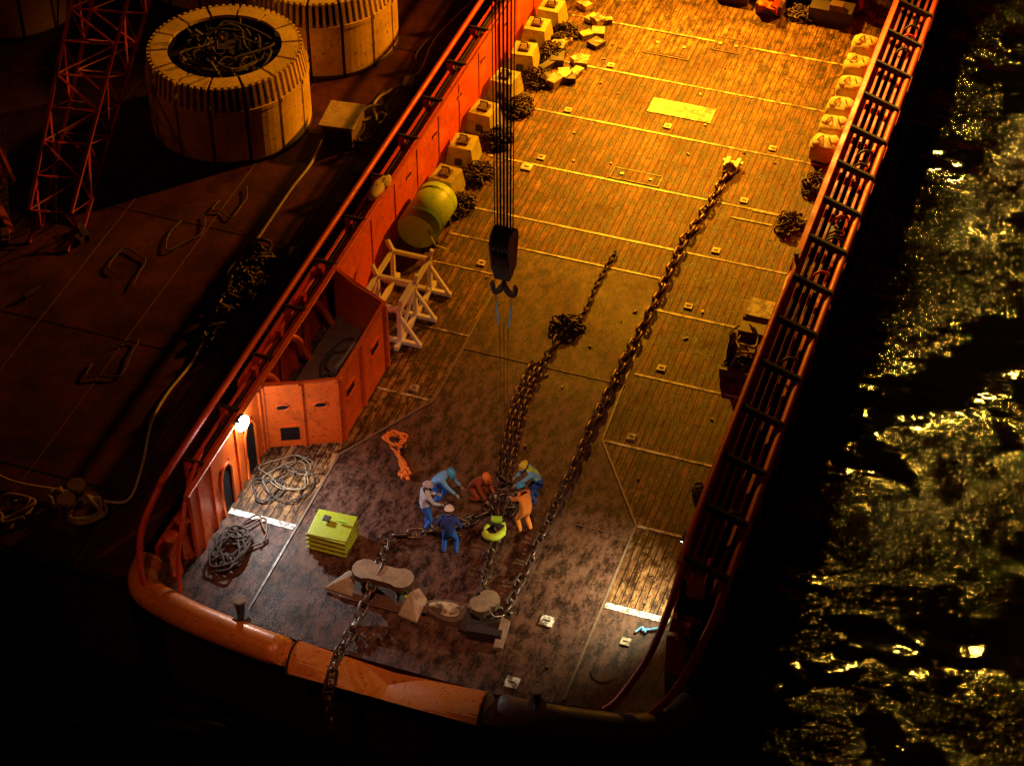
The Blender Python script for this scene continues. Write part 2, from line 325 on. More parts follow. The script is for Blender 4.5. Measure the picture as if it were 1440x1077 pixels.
# --- stern
mb=MB()
mb.tube([(-1.95,-11.95,-.22),(3.35,-11.95,-.22)],.52,'roller',36)
for x in(-1.97,3.37): mb.tube([(x-.03,-11.95,-.22),(x+.03,-11.95,-.22)],.55,'steelmid',36)
mb.tube(smooth([(-2.02,-11.90,-.16),(-3.6,-11.76,-.14),(-5.2,-11.56,-.12),(-6.55,-11.22,-.08),(-6.98,-10.8,-.05),(-7.1,-10.2,-.05)],5),.42,'roller',28)
mb.tube(smooth([(3.42,-11.92,-.18),(5.2,-11.74,-.16),(7.0,-11.4,-.14),(7.9,-10.95,-.12),(8.4,-10.1,-.1)],5),[.48-.004*i for i in range(21)],'rust',28)
mb.build('stern_roller',ship)
mb=MB()
for x,y in((-3.75,-11.35),(4.72,-11.65)):
    mb.tube([(x,y,-.1),(x,y,.85)],.17,'dark',14);mb.tube([(x,y,.852),(x,y,.90)],.18,'steelpale',14);mb.tube([(x,y,.0),(x,y,.3)],.24,'dark',14)
mb.build('stern_pins',ship)
mb=MB()
mb.box((.65,34,5),(14,10,10),'orange');mb.tube([(.65,32,10),(.65,32,22)],.3,'orange');mb.box((.65,32,20),(9,.4,.4),'orange')
for x in(1.5,3.2,5.0):
    mb.tube([(x-.6,24.2,.8),(x+.6,24.2,.8)],.55,'red',16);mb.tube([(x-.65,24.2,.8),(x-.6,24.2,.8)],.75,'red',16);mb.tube([(x+.6,24.2,.8),(x+.65,24.2,.8)],.75,'red',16);mb.box((x,24.4,.3),(1.2,1.4,.5),'dark')
mb.build('forward_superstructure',ship)
mb=MB()
mb.tube([(2.05,22.7,.45),(2.75,22.7,.45)],.4,'orange',16);mb.box((2.4,23.0,.25),(1.0,.9,.4),'rust');mb.box((2.5,22.5,.9),(.25,.3,.3),'orange')
mb.box((4.7,23.1,.3),(1.6,.8,.6),'dark');mb.box((4.9,22.9,.7),(.5,.4,.3),'rust');mb.box((.9,23.3,.3),(1.2,.7,.6),'rust');mb.heap((3.6,22.9,0),.5,.4,.4,40,.07,'chaind')
mb.build('deck_winch',ship)
# --- towing pins / shark jaw
def eightplate(mb,c,half,r,z,t,k,side,rz=0):
    P=[];R=Matrix.Rotation(rz,3,'Z')
    for i in range(9): a=-2.2+i*4.4/8;P.append((half+r*math.cos(a),r*math.sin(a)))
    for i in range(9): a=math.pi-2.2+i*4.4/8;P.append((-half+r*math.cos(a),r*math.sin(a)))
    P=[(R@V((x,y,0))) for x,y in P];mb.prism([(c[0]+p.x,c[1]+p.y) for p in P],z,z+t,side,k)
def flap(mb,pts,t,k):
    n=len(pts);mb.add([V(p) for p in pts]+[V(p)-V((0,0,t)) for p in pts],[tuple(range(n)),tuple(range(n,2*n))[::-1]]+[(i,n+i,n+(i+1)%n,(i+1)%n) for i in range(n)],k)
mb=MB()
eightplate(mb,(-.5,-9.2),.52,.36,.62,.22,'steelpale','rust')
mb.tube([(-1.02,-9.2,0),(-1.02,-9.2,.62)],.24,'dark',14);mb.tube([(0.02,-9.2,0),(0.02,-9.2,.62)],.24,'dark',14)
mb.box((-.5,-9.2,.05),(2.2,1.1,.08),'rust')
flap(mb,[(-2.1,-9.6,.12),(-1.25,-9.65,.12),(-1.3,-9.2,.55),(-1.55,-9.1,.5)],.1,'steelpale')
flap(mb,[(.15,-9.85,.12),(.75,-9.95,.12),(.8,-9.3,.4),(.5,-9.1,.55),(.3,-9.3,.5)],.1,'steelpale')
mb.tube([(.1,-9.3,.4),(.45,-9.45,.3)],.07,'limeb',8)
mb.build('towing_pin_pair',bevel=.03)
mb=MB()
P=[(1.35+.58*math.cos(a)*(1 if math.cos(a)>0 else 1.15),-9.35+.36*math.sin(a)*(1+.3*math.cos(a))) for a in[i*math.pi/9 for i in range(18)]]
mb.prism(P,.0,.22,'steelmid','steelmid');mb.prism([(1.35+(x-1.35)*.72,-9.35+(y+9.35)*.68) for x,y in P],.225,.26,'rust','seam')
mb.tube([(.55,-9.5,.2),(.9,-9.5,.2)],.14,'steelmid',10);mb.tube([(1.7,-9.1,.15),(2.05,-9.0,.2)],.13,'steelmid',10)
mb.build('chain_stopper_plate',bevel=.02)
mb=MB()
mb.tube([(2.4,-9.25,0),(2.4,-9.2,.6)],.3,'rust',16)
eightplate(mb,(2.42,-9.22),.12,.32,.6,.22,'steelpale','steelmid',1.0)
mb.box((2.6,-9.65,.18),(.95,.55,.36),'dark',rz=.1)
flap(mb,[(2.95,-10.1,.12),(3.2,-10.05,.12),(3.2,-9.4,.5),(2.95,-9.35,.55)],.12,'steelpale');flap(mb,[(1.85,-9.8,.12),(2.15,-9.85,.12),(2.15,-9.35,.5),(1.95,-9.3,.5)],.12,'dark')
mb.build('shark_jaw',bevel=.03)
# ------------------------------------------------------------------ chains
mb=MB();mb.chain([(3.45,11.9,.15),(3.4,10.5,.15),(3.1,8.0,.15),(3.1,5.6,.15),(3.0,2.7,.15),(2.9,0,.15),(2.9,-2.3,.15),(2.9,-5.3,.15),(2.9,-7.3,.15),(2.9,-8.8,.3),(2.75,-9.3,.5)],.1,'chain',.03)
o=V((3.5,12.15,.15))
mb.tube([o,o+V((.05,.35,.05))],[.16,.24],'steelpale',10);mb.beam(o+V((-.14,.3,.05)),o+V((-.12,.85,.05)),.13,.22,'white');mb.beam(o+V((.2,.3,.05)),o+V((.24,.85,.05)),.13,.22,'white');mb.tube([o+V((-.3,.72,.05)),o+V((.4,.72,.05))],.08,'white',8)
mb.build('anchor_chain')
mb=MB();mb.chain([(1.15,6.9,.1),(1.05,5.3,.1),(1.1,3.7,.1),(.85,3.1,.15)],.055,'chaind',.02)
mb.heap((.8,3.0,0),.4,.48,.35,36,.075,'chaind');
mb.chain([(.7,2.5,.12),(.7,1.9,.12),(.5,.5,.12)],.08,'chaind',.03)
for dx in(-.17,.02,.2): mb.chain([(.5+dx,.9,.12),(.52+dx,-.5,.13),(.7+dx,-1.8,.15),(1.0+dx,-3.3,.18),(1.35+dx*.7,-4.5,.5),(1.42+dx*.3,-4.75,.85)],.065,'chain',.03)
mb.heap((1.4,-5.0,0),.4,.5,.45,40,.085,'chain')
mb.build('work_chain')
mb=MB();mb.chain([(1.6,-5.6,.25),(1.75,-6.3,.2),(1.8,-7.1,.15),(2.0,-8.2,.15),(2.15,-8.9,.45)],.1,'chain',.02);mb.build('pennant_chain')
mb=MB();mb.chain([(1.1,-5.7,.25),(.5,-6.35,.15),(-.2,-6.8,.15),(-1.1,-7.25,.15),(-1.05,-7.7,.18),(-.9,-8.2,.3),(-.72,-8.9,.75),(-.7,-9.6,.6),(-.75,-10.4,.2),(-.75,-11.3,.25),(-.72,-11.9,.38),(-.7,-12.4,.15),(-.7,-12.65,-.5),(-.7,-12.7,-1.6)],.1,'chain',.02)
mb.tube(smooth([(.95,-6.1,.2),(.3,-6.1,.3),(-.1,-6.35,.35),(.1,-6.75,.3),(.8,-6.65,.2)],5),.09,'chain',8);mb.build('roller_chain')
# ------------------------------------------------------------------ hook block
mb=MB();hx,hy,z0=1.4,-4.7,.25
for dx,dy in[(a,b) for a in(-.26,-.16,-.05,.06,.17,.27) for b in(-.08,.1)]: mb.tube([(hx+dx*.8,hy+dy,9.3+z0),(hx+dx*1.35,hy+dy*2,42)],.017,'black',5,False)
for dx in(-.18,-.06,.06,.18): mb.tube([(hx+dx-.045,hy,9.1+z0),(hx+dx+.045,hy,9.1+z0)],.38,'dark',22)
mb.box((hx,hy,9.0+z0),(.5,.1,.85),'dark')
for sx in(-.26,.26):
    P=[(hy+.36*math.cos(a),9.1+z0+.38*math.sin(a)) for a in[i*math.pi/8 for i in range(9)]]+[(hy-.18,8.2+z0),(hy+.18,8.2+z0)]
    n=len(P);vs=[(hx+sx-.025,p,q) for p,q in P]+[(hx+sx+.025,p,q) for p,q in P]
    mb.add(vs,[tuple(range(n)),tuple(range(n,2*n))[::-1]]+[(i,n+i,n+(i+1)%n,(i+1)%n) for i in range(n)],'rust')
mb.box((hx,hy,8.15+z0),(.42,.32,.45),'dark',taper=1.25);mb.tube([(hx,hy,8.+z0),(hx,hy,7.6+z0)],.10,'dark',10)
for s in(-1,1): mb.tube(smooth([(hx,hy,7.65+z0),(hx+s*.13,hy,7.42+z0),(hx+s*.27,hy,7.38+z0),(hx+s*.32,hy,7.6+z0),(hx+s*.28,hy,7.7+z0)],4),[.085]*9+[.075]*4+[.055]*3+[.03],'dark',8)
for s in(-1,1): mb.tube([(hx+s*.22,hy,7.4+z0),(hx+s*.2,hy,7.1),(hx+s*.14,hy,6.5)],.03,'lblue',6)
for s in(-1,0,1): mb.tube([(hx+s*.12,hy,6.6),(hx+s*.07,hy-.03,1.)],.013,'dark',5)
mb.build('crane_hook_block',bevel=.02)
mb=MB()
mb.tube(smooth([(1.5,-6.0,.35),(1.38,-6.25,.3),(1.5,-6.5,.3),(1.78,-6.5,.35),(1.92,-6.25,.4),(1.82,-6.0,.4)],5),[.05]*8+[.11]*12+[.06]*6,'hivis',10)
mb.box((1.6,-5.95,.4),(.3,.16,.22),'lime',rz=.3);mb.tube([(1.4,-6.12,.45),(1.9,-6.15,.45)],.05,'dark',8);mb.build('lime_chain_hook',bevel=.02)
# ------------------------------------------------------------------ port cargo
mb=MB();mb.tube([(-5.05,5.1,.72),(-5.05,5.17,.72),(-5.0,7.0,.72),(-5.0,7.07,.72)],[.64,.68,.68,.64],'lime',28)
for y in(5.45,6.7): mb.tube([(-5.02,y,.72),(-5.02,y+.06,.72)],.695,'lime',28)
mb.box((-5,5.5,.1),(1.1,.15,.2),'dark');mb.box((-5,6.7,.1),(1.1,.15,.2),'dark');mb.tube([(-4.6,5.1,.9),(-4.6,5.0,.9),(-4.3,4.9,.5),(-4.1,5.3,.1)],.03,'limeb',6);mb.build('mooring_buoy_tank')
for i,y in enumerate((8.3,10.2,12.3,14.4,16.3,18.0,19.4)):
    mb=MB();x=-5.2+random.uniform(-.1,.1);r=random.uniform(-.12,.12)
    mb.box((x,y,.4),(1.0,1.1,.8),'yellow',rz=r,taper=.8);mb.box((x,y,.83),(.4,.4,.08),'rust',rz=r)
    mb.tube([(x-.15,y,.85),(x-.12,y,1.05),(x+.12,y,1.05),(x+.15,y,.85)],.035,'dark',6);mb.box((x,y-.56,.3),(.25,.04,.25),'dark',rz=r)
    mb.build('concrete_sinker_block',bevel=.05)
    mb=MB();mb.heap((x+.72,y-.65,0),.5,.62,.5,75,.055,'chaind');mb.build('chain_pile')
mb=MB()
for i in range(22):
    x=-4.6+random.random()*1.6;y=15.5+random.random()*5.5
    mb.box((x,y,.1),(.3+random.random()*.4,.15+random.random()*.4,.12+random.random()*.25),random.choice(['yellow','seam','steelpale','dark']),rz=random.random()*3)
mb.build('shackle_and_dunnage_pile',bevel=.02)
mb=MB()
x0,x1,y0,y1=-5.45,-3.5,.2,3.6;k='white'
for x in(x0+.35,x1-.35):
    mb.beam((x,y0,.1),(x,y1,.1),.14,.16,k);mb.beam((x,y0+.4,1.35),(x,y1-.3,1.35),.13,.13,k)
    for y in(y0+.4,(y0+y1)/2,y1-.4): mb.beam((x,y,.1),(x,y,1.35),.13,.13,k)
    mb.beam((x,y0+.4,.15),(x,(y0+y1)/2,1.3),.09,.09,k);mb.beam((x,y1-.4,.15),(x,(y0+y1)/2,1.3),.09,.09,k)
for y in(y0+.4,(y0+y1)/2,y1-.4):
    mb.beam((x0+.35,y,1.36),(x1-.35,y,1.36),.12,.12,k);mb.beam((x0+.0,y,.1),(x1+.35,y,.1),.13,.13,k)
    mb.beam((x1+.3,y,.1),(x1-.35,y,1.1),.1,.1,k);mb.beam((x0+.35,y,1.4),(x0+.2,y,1.75),.12,.12,k);mb.beam((x1-.35,y,1.4),(x1-.25,y,1.75),.12,.12,k)
mb.beam((x1-.25,y0+.3,1.75),(x1-.25,y0+1.2,1.75),.12,.12,k)
mb.build('steel_cradle_frame')
mb=MB()
for i in range(4):
    mb.box((-2.55,-7.85,.10+i*.17),(1.15,1.0,.13),'limeb',rz=.02*i);
    for s in(-.4,0,.4): mb.box((-2.55+s,-7.85,.02+i*.17),(.2,.98,.06),'limeb')
    mb.box((-2.55,-8.36,.11+i*.17),(1.2,.05,.05),'limeb')
mb.box((-2.75,-7.75,.78),(.22,.2,.05),'dark');mb.box((-2.3,-7.7,.76),(.3,.08,.04),'lime')
mb.build('plastic_pallet_stack',bevel=.015)
# orange webbing slings: bundles of flat straps
mb=MB()
for i in range(4): scribble(mb,(-2.45+.05*i,-3.6,0),.34,.36,9,.04,'osling',.06,.22)
for i in range(5):
    j=lambda a:random.uniform(-a,a)
    mb.tube(smooth([(-2.3+j(.15),-3.8+j(.15),.12),(-2.05+j(.08),-4.15+j(.08),.12+j(.05)),(-1.75+j(.08),-4.5+j(.08),.14+j(.05)),(-1.5+j(.15),-4.95+j(.12),.1)],5),.04,'osling',5)
for i in range(2): scribble(mb,(-1.6,-4.8),.25,.2,8,.035,'osling',.08,.15)
scribble(mb,(-2.2,-3.7),.4,.3,8,.03,'roped',.1,.2);mb.build('lifting_sling')
mb=MB();scribble(mb,(-4.9,-5.9),.85,.9,18,.014,'rope');scribble(mb,(-4.5,-5.4),.7,.45,14,.018,'steelmid');scribble(mb,(-5.1,-6.6),.6,.9,16,.022,'roped');scribble(mb,(-4.6,-6.2),.9,.8,16,.02,'roped');mb.build('wire_rope_tangle')
mb=MB();
for _ in range(3): scribble(mb,(-5.1,-9.2),.6,.9,30,.035,'roped',.06,.25)
scribble(mb,(-4.8,-8.5),.5,.9,14,.03,'rust',.06,.1)
mb.build('rope_coil')
mb=MB()
for i in range(46):
    x=random.uniform(-3.6,6.9);y=random.uniform(-10.8,20);mb.box((x,y,.03),(random.uniform(.04,.16),random.uniform(.03,.09),.04),random.choice(['seam','rust','dark','steelmid','steelpale']),rz=random.random()*3)
mb.build('deck_debris')
mb=MB();mb.sphere((-6.1,4.6,2.58),(.22,.65,.13),'sack',nu=14,nv=8,nz=.12);mb.sphere((-6.0,5.0,2.55),(.18,.35,.16),'sack',nz=.12);mb.build('folded_tarpaulin')
for x,y in((6.35,14.4),(6.4,15.6),(6.4,16.8),(6.45,18.2),(6.4,19.6),(6.4,21.0)):
    mb=MB();mb.sphere((x,y,.38),(.5,.48,.38),'sack',nu=18,nv=10,nz=.05,sq=.55)
    for s in(-1,1):
        mb.sphere((x+s*.25,y+random.uniform(-.2,.2),.72),(.2,.3,.1),'sack',nu=10,nv=6,nz=.12)
        mb.tube(smooth([(x+s*.3,y-.25,.7),(x+s*.15,y-.1,.9),(x+s*.1,y+.2,.75)],4),.025,'rope',5)
    mb.build('ballast_sack')
mb=MB();mb.heap((6.5,12.6,0),.4,.6,.6,40,.07,'chaind');mb.heap((6.2,10.2,0),.5,.6,.5,46,.06,'chaind');mb.build('chain_pile')
mb=MB()
mb.box((6.45,3.2,.12),(1.2,1.7,.2),'dark');mb.tube([(6.0,3.1,.6),(6.9,3.1,.6)],.3,'rust',16)
for x in(5.98,6.92): mb.tube([(x-.03,3.1,.6),(x+.03,3.1,.6)],.48,'rust',18)
mb.box((6.45,3.9,.5),(.8,.5,.7),'steelmid');mb.box((6.45,5.0,.35),(.9,1.0,.7),'rust');mb.box((6.45,5.0,.72),(.8,.85,.05),'seam')
mb.tube([(6.1,2.4,.2),(6.3,2.6,.9),(6.8,2.7,.9)],.05,'steelmid',6);mb.box((6.3,2.3,.25),(.9,.12,.3),'rust')
scribble(mb,(6.4,3.4),.6,.8,22,.04,'rust',.4,.6);mb.heap((6.3,2.6,.2),.4,.4,.4,16,.05,'chain')
mb.build('tugger_winch',bevel=.02)
mb=MB();mb.tube([(6.5,-8.2,.08),(6.9,-8.0,.08)],.05,'lblue',6);mb.tube([(6.35,-8.3,.06),(6.5,-8.1,.09),(6.62,-8.25,.06)],.04,'lblue',6);mb.build('blue_shackle')
mb=MB();mb.tube([(5.95,-9.9,.0),(5.95,-9.9,.03)],.32,'deck',20);mb.build('manhole_cover')
mb=MB();mb.heap((6.6,-2.6,0),.2,.3,.2,14,.05,'chaind');mb.build('chain_pile')
def walllamp(x,y,z,name,sc=1.):
    mb=MB();s=1 if x<0 else -1
    mb.box((x-s*.12,y,z),(.06,.34,.28),'dark');mb.box((x-s*.06,y,z+.16),(.16,.36,.03),'dark');mb.tube([(x-s*.12,y,z-.14),(x-s*.12,y,z-.5)],.03,'dark',6)
    mb.sphere((x+s*.02,y,z),(.11*sc,.2*sc,.14*sc),'lamp_glass');mb.build(name)
walllamp(-5.72,-6.55,2.42,'wall_floodlight',1.4);walllamp(7.08,-6.6,2.15,'wall_floodlight',.3)
# ------------------------------------------------------------------ barge
barge=empty('cargo_barge')
mb=MB();mb.prism(rect(-90,-10.9,-7.45,90),-6,-.05,'hull','barge');
for y in range(-8,40,6): mb.box((-29,y,-.045),(43,.04,.02),'hull')
for x in(-9.0,-12,-15,-18): mb.box((x,14,-.044),(.04,50,.022),'rust')
mb.tube([(-60,-10.95,-.2),(-7.4,-10.95,-.2)],.15,'black');mb.build('barge_hull',barge)
def reel(x,y,R,H,seg=14):
    mb=MB()
    def arc(a0,a1,r0,r1,z0,z1,k,n=5,r1t=None):
        r1t=r1t or r1;vs=[]
        for i in range(n+1):
            a=a0+(a1-a0)*i/n;c,s=math.cos(a),math.sin(a)
            vs+=[(x+r0*c,y+r0*s,z0),(x+r1*c,y+r1*s,z0),(x+r1t*c,y+r1t*s,z1),(x+r0*c,y+r0*s,z1)]
        fs=[];
        for i in range(n):
            o=i*4;fs+=[(o+j,o+4+j,o+4+(j+1)%4,o+(j+1)%4) for j in range(4)]
        fs+=[(0,1,2,3),(n*4+3,n*4+2,n*4+1,n*4)];mb.add(vs,fs,k)
    for i in range(seg):
        a=2*math.pi*i/seg;b2=2*math.pi*(i+1)/seg;g=.022
        arc(a+g,b2-g,R*.86,R,0,H-.85,'cream');arc(a+g,b2-g,R*.70,R*.91,H-.12,H,'cream')
        arc(a+g,b2-g,R*.84,R*.89,H-.86,H-.02,'black',5,R*.86)
        for j in range(5):
            t=a+(b2-a)*(j+.5)/5;arc(t-.020,t+.020,R*.9,R*1.0,H-.85,H-.0,'cream',1,R*.95)
        arc(a+g*1.5,b2-g*1.5,R*.99,R*1.012,H-1.0,H-.84,'cream');arc(a+g,b2-g,R*.99,R*1.012,.0,.12,'dark')
    mb.tube([(x,y,0),(x,y,H-.9)],R*.85,'black',28)
    mb.tube([(x,y,0),(x,y,H+.1)],R*.14,'dark',12)
    for i in range(60):
        a=random.random()*6.28;q=R*random.uniform(.05,.62);c=V((x+q*math.cos(a),y+q*math.sin(a),H-.75))
        mb.tube([c,c+V((random.uniform(-.8,.8),random.uniform(-.8,.8),random.uniform(.1,1.3)))],random.uniform(.03,.12),random.choice(['dark','black','rust']),6)
    for i in range(5): scribble(mb,(x,y),R*.6,R*.6,16,.05,'roped',H-.6,.7)
    mb.heap((x,y,H-.7),R*.6,R*.6,.9,90,.08,'chaind')
    mb.build('cable_carousel')
reel(-13.85,9.9,2.8,3.0);reel(-12.8,15.75,2.75,3.0);reel(-25.0,14.2,2.8,3.0);reel(-18.5,18.5,2.8,3.0)
mb=MB();mb.box((-9.75,10.2,.4),(1.1,1.4,.8),'steelmid',rz=.1);mb.box((-9.75,10.2,.84),(1.25,1.55,.08),'steelpale',rz=.1);mb.box((-9.7,9.47,.4),(.8,.04,.5),'dark',rz=.1);mb.build('equipment_box',bevel=.02)
def lattice(name,a,b,w0,w1,n,k,up=V((0,0,1))):
    mb=MB();a=V(a);b=V(b);d=(b-a).normalized();s=d.cross(up).normalized();u=s.cross(d)
    def cor(t): p=a.lerp(b,t);w=w0+(w1-w0)*t;return [p+s*i*w/2+u*j*w/2 for i,j in((-1,-1),(1,-1),(1,1),(-1,1))]
    for i in range(4): mb.tube([cor(0)[i],cor(1)[i]],.08,k,6)
    for q in range(n):
        A=cor(q/n);B=cor((q+1)/n)
        for i in range(4):
            j=(i+1)%4;mb.tube([A[i],A[j]],.04,k,5);mb.tube([A[i],B[j]] if q%2 else [A[j],B[i]],.045,k,5)
    return mb
mb=lattice('b',(-16.5,2.0,.5),(-18.9,14.5,6.2),1.4,2.3,11,'redcrane')
for dx in(-.7,.7): mb.tube([(-16.5+dx,2.0,.5),(-16.5+dx,1.3,0)],.1,'redcrane',6)
mb.tube([(-16.5,2.,.5),(-20.5,13,11)],.04,'black',5);mb.build('lattice_crane_boom')
mb=lattice('b',(-19.2,3.0,.5),(-22.8,5.0,6.5),.9,1.3,7,'redcrane');mb.beam((-18.0,1.6,0),(-21.5,3.5,5),.22,.22,'redcrane');mb.beam((-17.8,.9,.1),(-21.0,6.4,.3),.25,.25,'rust');mb.build('crane_a_frame')
def ropetw(mb,pts,r,k):
    P=smooth(pts,8);mb.tube(P,r,k,7)
mb=MB();ropetw(mb,[(-13.5,-8.4,.1),(-12.1,-8.76,.1),(-10.2,-8.6,.15),(-9.2,-8.6,.12),(-8.65,-8.3,.12),(-8.9,-7.0,.1),(-9.45,-5.3,.1),(-9.6,-4.0,.1),(-9.5,-2.2,.12),(-9.8,0.,.15),(-10.05,1.83,.2),(-10.1,4.2,.15),(-10.15,6.6,.12),(-10.1,8.3,.12),(-10.4,10.5,.1)],.045,'sack')
scribble(mb,(-10.0,1.9),.3,.5,12,.04,'rope',.1,.25);mb.build('mooring_rope')
mb=MB()
for c,rx,ry,n in(((-9.6,-9.2),.7,.6,26),((-11.6,-9.9),.8,.7,26),((-10.6,-9.0),.4,.4,12)): scribble(mb,c,rx,ry,n,.06,'rope',.08,.3)
mb.build('mooring_rope_pile')
mb=MB()
for i in range(5): mb.heap((-9.2-.1*i,-1.2+i*1.0,0),.5,.5,.45,26,.07,'chaind')
for i in range(3): scribble(mb,(-9.3-.2*i,-.5+i*1.7),.6,.7,18,.06,'roped',.1,.4)
scribble(mb,(-8.9,10.8),.7,1.2,24,.06,'roped',.1,.4)
mb.build('barge_chain_pile')
mb=MB()
for c in((-12.5,3.6),(-13.5,1.0),(-12,-3.0),(-11.8,5.5),(-8.9,13.5),(-8.6,16)): scribble(mb,c,.9,1.4,7,.028,'roped',.03,.04)
ropetw(mb,[(-8.2,21,.1),(-8.8,17,.1),(-8.6,14.5,.1),(-9.4,12.5,.1),(-8.8,11,.3)],.05,'rope')
mb.build('loose_hose')
mb=MB()
for y in(-8.9,-8.3): mb.tube([(-9.9,y-.6,0),(-9.9,y-.6,.8)],.22,'rust',12);mb.tube([(-9.9,y-.6,.8),(-9.9,y-.6,.88)],.26,'steelmid',12)
mb.box((-9.9,-9.2,.08),(.8,1.6,.15),'rust');mb.build('mooring_bollard')
mb=MB()
for i in range(9):
    x=random.uniform(-24,-12);y=random.uniform(-9,3)
    mb.box((x,y,.1),(random.uniform(.2,.9),random.uniform(.1,.4),random.uniform(.1,.3)),random.choice(['dark','rust','dark']),rz=random.random()*3)
for i in range(8):
    x=random.uniform(-8.6,-7.8);y=random.uniform(-7,20);mb.box((x,y,.2),(.4,.7,.4),'dark',rz=random.random())
mb.build('barge_dunnage',bevel=.02)
# ------------------------------------------------------------------ people
def ik(a,t,l1,l2,pole):
    d=t-a;L=min(d.length,l1+l2-.002);L=max(L,.08);dn=d.normalized();t=a+dn*L
    ca=max(-1,min(1,(l1*l1+L*L-l2*l2)/(2*l1*L)));pp=pole-dn*pole.dot(dn);pp.normalize()
    return a+dn*l1*ca+pp*l1*math.sqrt(1-ca*ca),t
def skin(verts,rad,edges,sub=1):
    me=bpy.data.meshes.new('t');me.from_pydata(verts,edges,[]);ob=bpy.data.objects.new('t',me);SC.collection.objects.link(ob)
    md=ob.modifiers.new('s','SKIN');md.use_smooth_shade=True
    sv=me.skin_vertices[0].data
    for i,r in enumerate(rad): sv[i].radius=(r,r);sv[i].use_root=(i==0)
    ss=ob.modifiers.new('ss','SUBSURF');ss.levels=sub;ss.render_levels=sub
    bpy.context.view_layer.update();dg=bpy.context.evaluated_depsgraph_get();ev=ob.evaluated_get(dg);m2=ev.to_mesh()
    vs=[v.co.copy() for v in m2.vertices];fs=[tuple(p.vertices) for p in m2.polygons];ev.to_mesh_clear()
    bpy.data.objects.remove(ob);bpy.data.meshes.remove(me);return vs,fs
def worker(x,y,head,jacket,pants,helmet,lean=10,hip=.93,hl=(-.25,.3,1.0),hr=(.25,.3,1.0),fl=(-.13,.05),fr=(.14,-.08),look=20,vest=None):
    H=Matrix.Translation((x,y,.02))@Matrix.Rotation(math.radians(head),4,'Z')
    L=math.radians(lean);td=V((0,math.sin(L),math.cos(L)))
    pel=V((0,-.12*math.sin(L),hip));sp=pel+td*.2;ch=pel+td*.42;nb=pel+td*.54+V((0,.01,0));nk=nb+V((0,math.sin(L*.8)*.09,math.cos(L*.8)*.09))
    R=V((1,0,0));J=[pel,sp,ch,nb,nk];rad=[.155,.15,.17,.095,.06];E=[(0,1),(1,2),(2,3),(3,4)];lab=[jacket,vest or jacket,vest or jacket,'skin']
    mb=MB()
    for s,ht,ft in((-1,V(hl),fl),(1,V(hr),fr)):
        sh=ch+R*s*.19+td*.06;el,wr=ik(sh,ht,.29,.27,V((s*.6,-.6,-.5)))
        i=len(J);J+=[sh,sh.lerp(el,.45),el,wr];rad+=[.092,.075,.062,.046];E+=[(2,i),(i,i+1),(i+1,i+2),(i+2,i+3)];lab+=[jacket]*4
        hp=pel+R*s*.10-V((0,0,.06));an=V((ft[0],ft[1],.09));kn,an=ik(hp,an,.43,.42,V((s*.15,1,.1)))
        i=len(J);J+=[hp,hp.lerp(kn,.5),kn,kn.lerp(an,.45),an,V((an.x+s*.03,an.y+.17,.045))];rad+=[.118,.10,.078,.078,.062,.048]
        E+=[(0,i),(i,i+1),(i+1,i+2),(i+2,i+3),(i+3,i+4),(i+4,i+5)];lab+=[pants]*5+['boot']
        d=(wr-el).normalized();sd=d.cross(V((0,0,1)));sd=sd.normalized() if sd.length>.1 else V((1,0,0));n=sd.cross(d);n=-n if n.z>0 else n
        hv=[wr,wr+d*.05,wr+d*.085];hr_=[.03,.038,.036];he=[(0,1),(1,2)]
        for q,ln in zip((-.033,-.011,.011,.032),(.062,.075,.07,.052)):
            b=len(hv);k0=wr+d*.095+sd*q;k1=k0+d*ln*.55+n*.012;k2=k1+d*ln*.3+n*ln*.5;hv+=[k0,k1,k2];hr_+=[.012,.010,.009];he+=[(2,b),(b,b+1),(b+1,b+2)]
        b=len(hv);k0=wr+d*.045+sd*s*-.04;k1=k0+d*.03+sd*s*-.022+n*.015;hv+=[k0,k1];hr_+=[.014,.011];he+=[(1,b),(b,b+1)]
        a,f=skin(hv,hr_,he,1);mb.add([H@v for v in a],f,'glove',True)
    a,f=skin(J,rad,E,1);groups={}
    segs=[(J[p],J[q],rad[p],l) for (p,q),l in zip(E,lab)]
    for fc in f:
        c=sum((a[i] for i in fc),V())/len(fc);best=None
        for p,q,r,l in segs:
            t=max(0,min(1,(c-p).dot(q-p)/max(1e-6,(q-p).length_squared)));dd=(c-p.lerp(q,t)).length-r*.6
            if best is None or dd<best[0]: best=(dd,l)
        groups.setdefault(best[1],[]).append(fc)
    aw=[H@v for v in a]
    for l,fl_ in groups.items(): mb.add(aw,fl_,l,True)
    lk=math.radians(look);hd=V((0,math.sin(lk*.6),math.cos(lk*.6)));hc=nk+hd*.12
    Rh=(H.to_3x3()@Matrix.Rotation(-lk,3,'X'));hw=H@hc
    mb.sphere(hw,(.076,.098,.118),'skin',Rh,14,10)
    mb.sphere(hw+Rh@V((0,.1,-.012)),(.014,.02,.024),'skin',Rh,8,6);mb.box(hw+Rh@V((0,.09,-.055)),(.045,.02,.01),'brown',R=Rh)
    for s in(-1,1): mb.sphere(hw+Rh@V((s*.078,.0,-.01)),(.012,.022,.032),'skin',Rh,8,6);mb.sphere(hw+Rh@V((s*.032,.088,.015)),(.012,.01,.008),'boot',Rh,8,5)
    mb.sphere(hw+Rh@V((0,-.015,-.01)),(.08,.092,.115),'boot',Rh@Matrix.Rotation(.5,3,'X'),14,6,0,math.pi*.55)
    mb.sphere(hw+Rh@V((0,0,.03)),(.122,.145,.125),helmet,Rh,16,7,0,math.pi*.5)
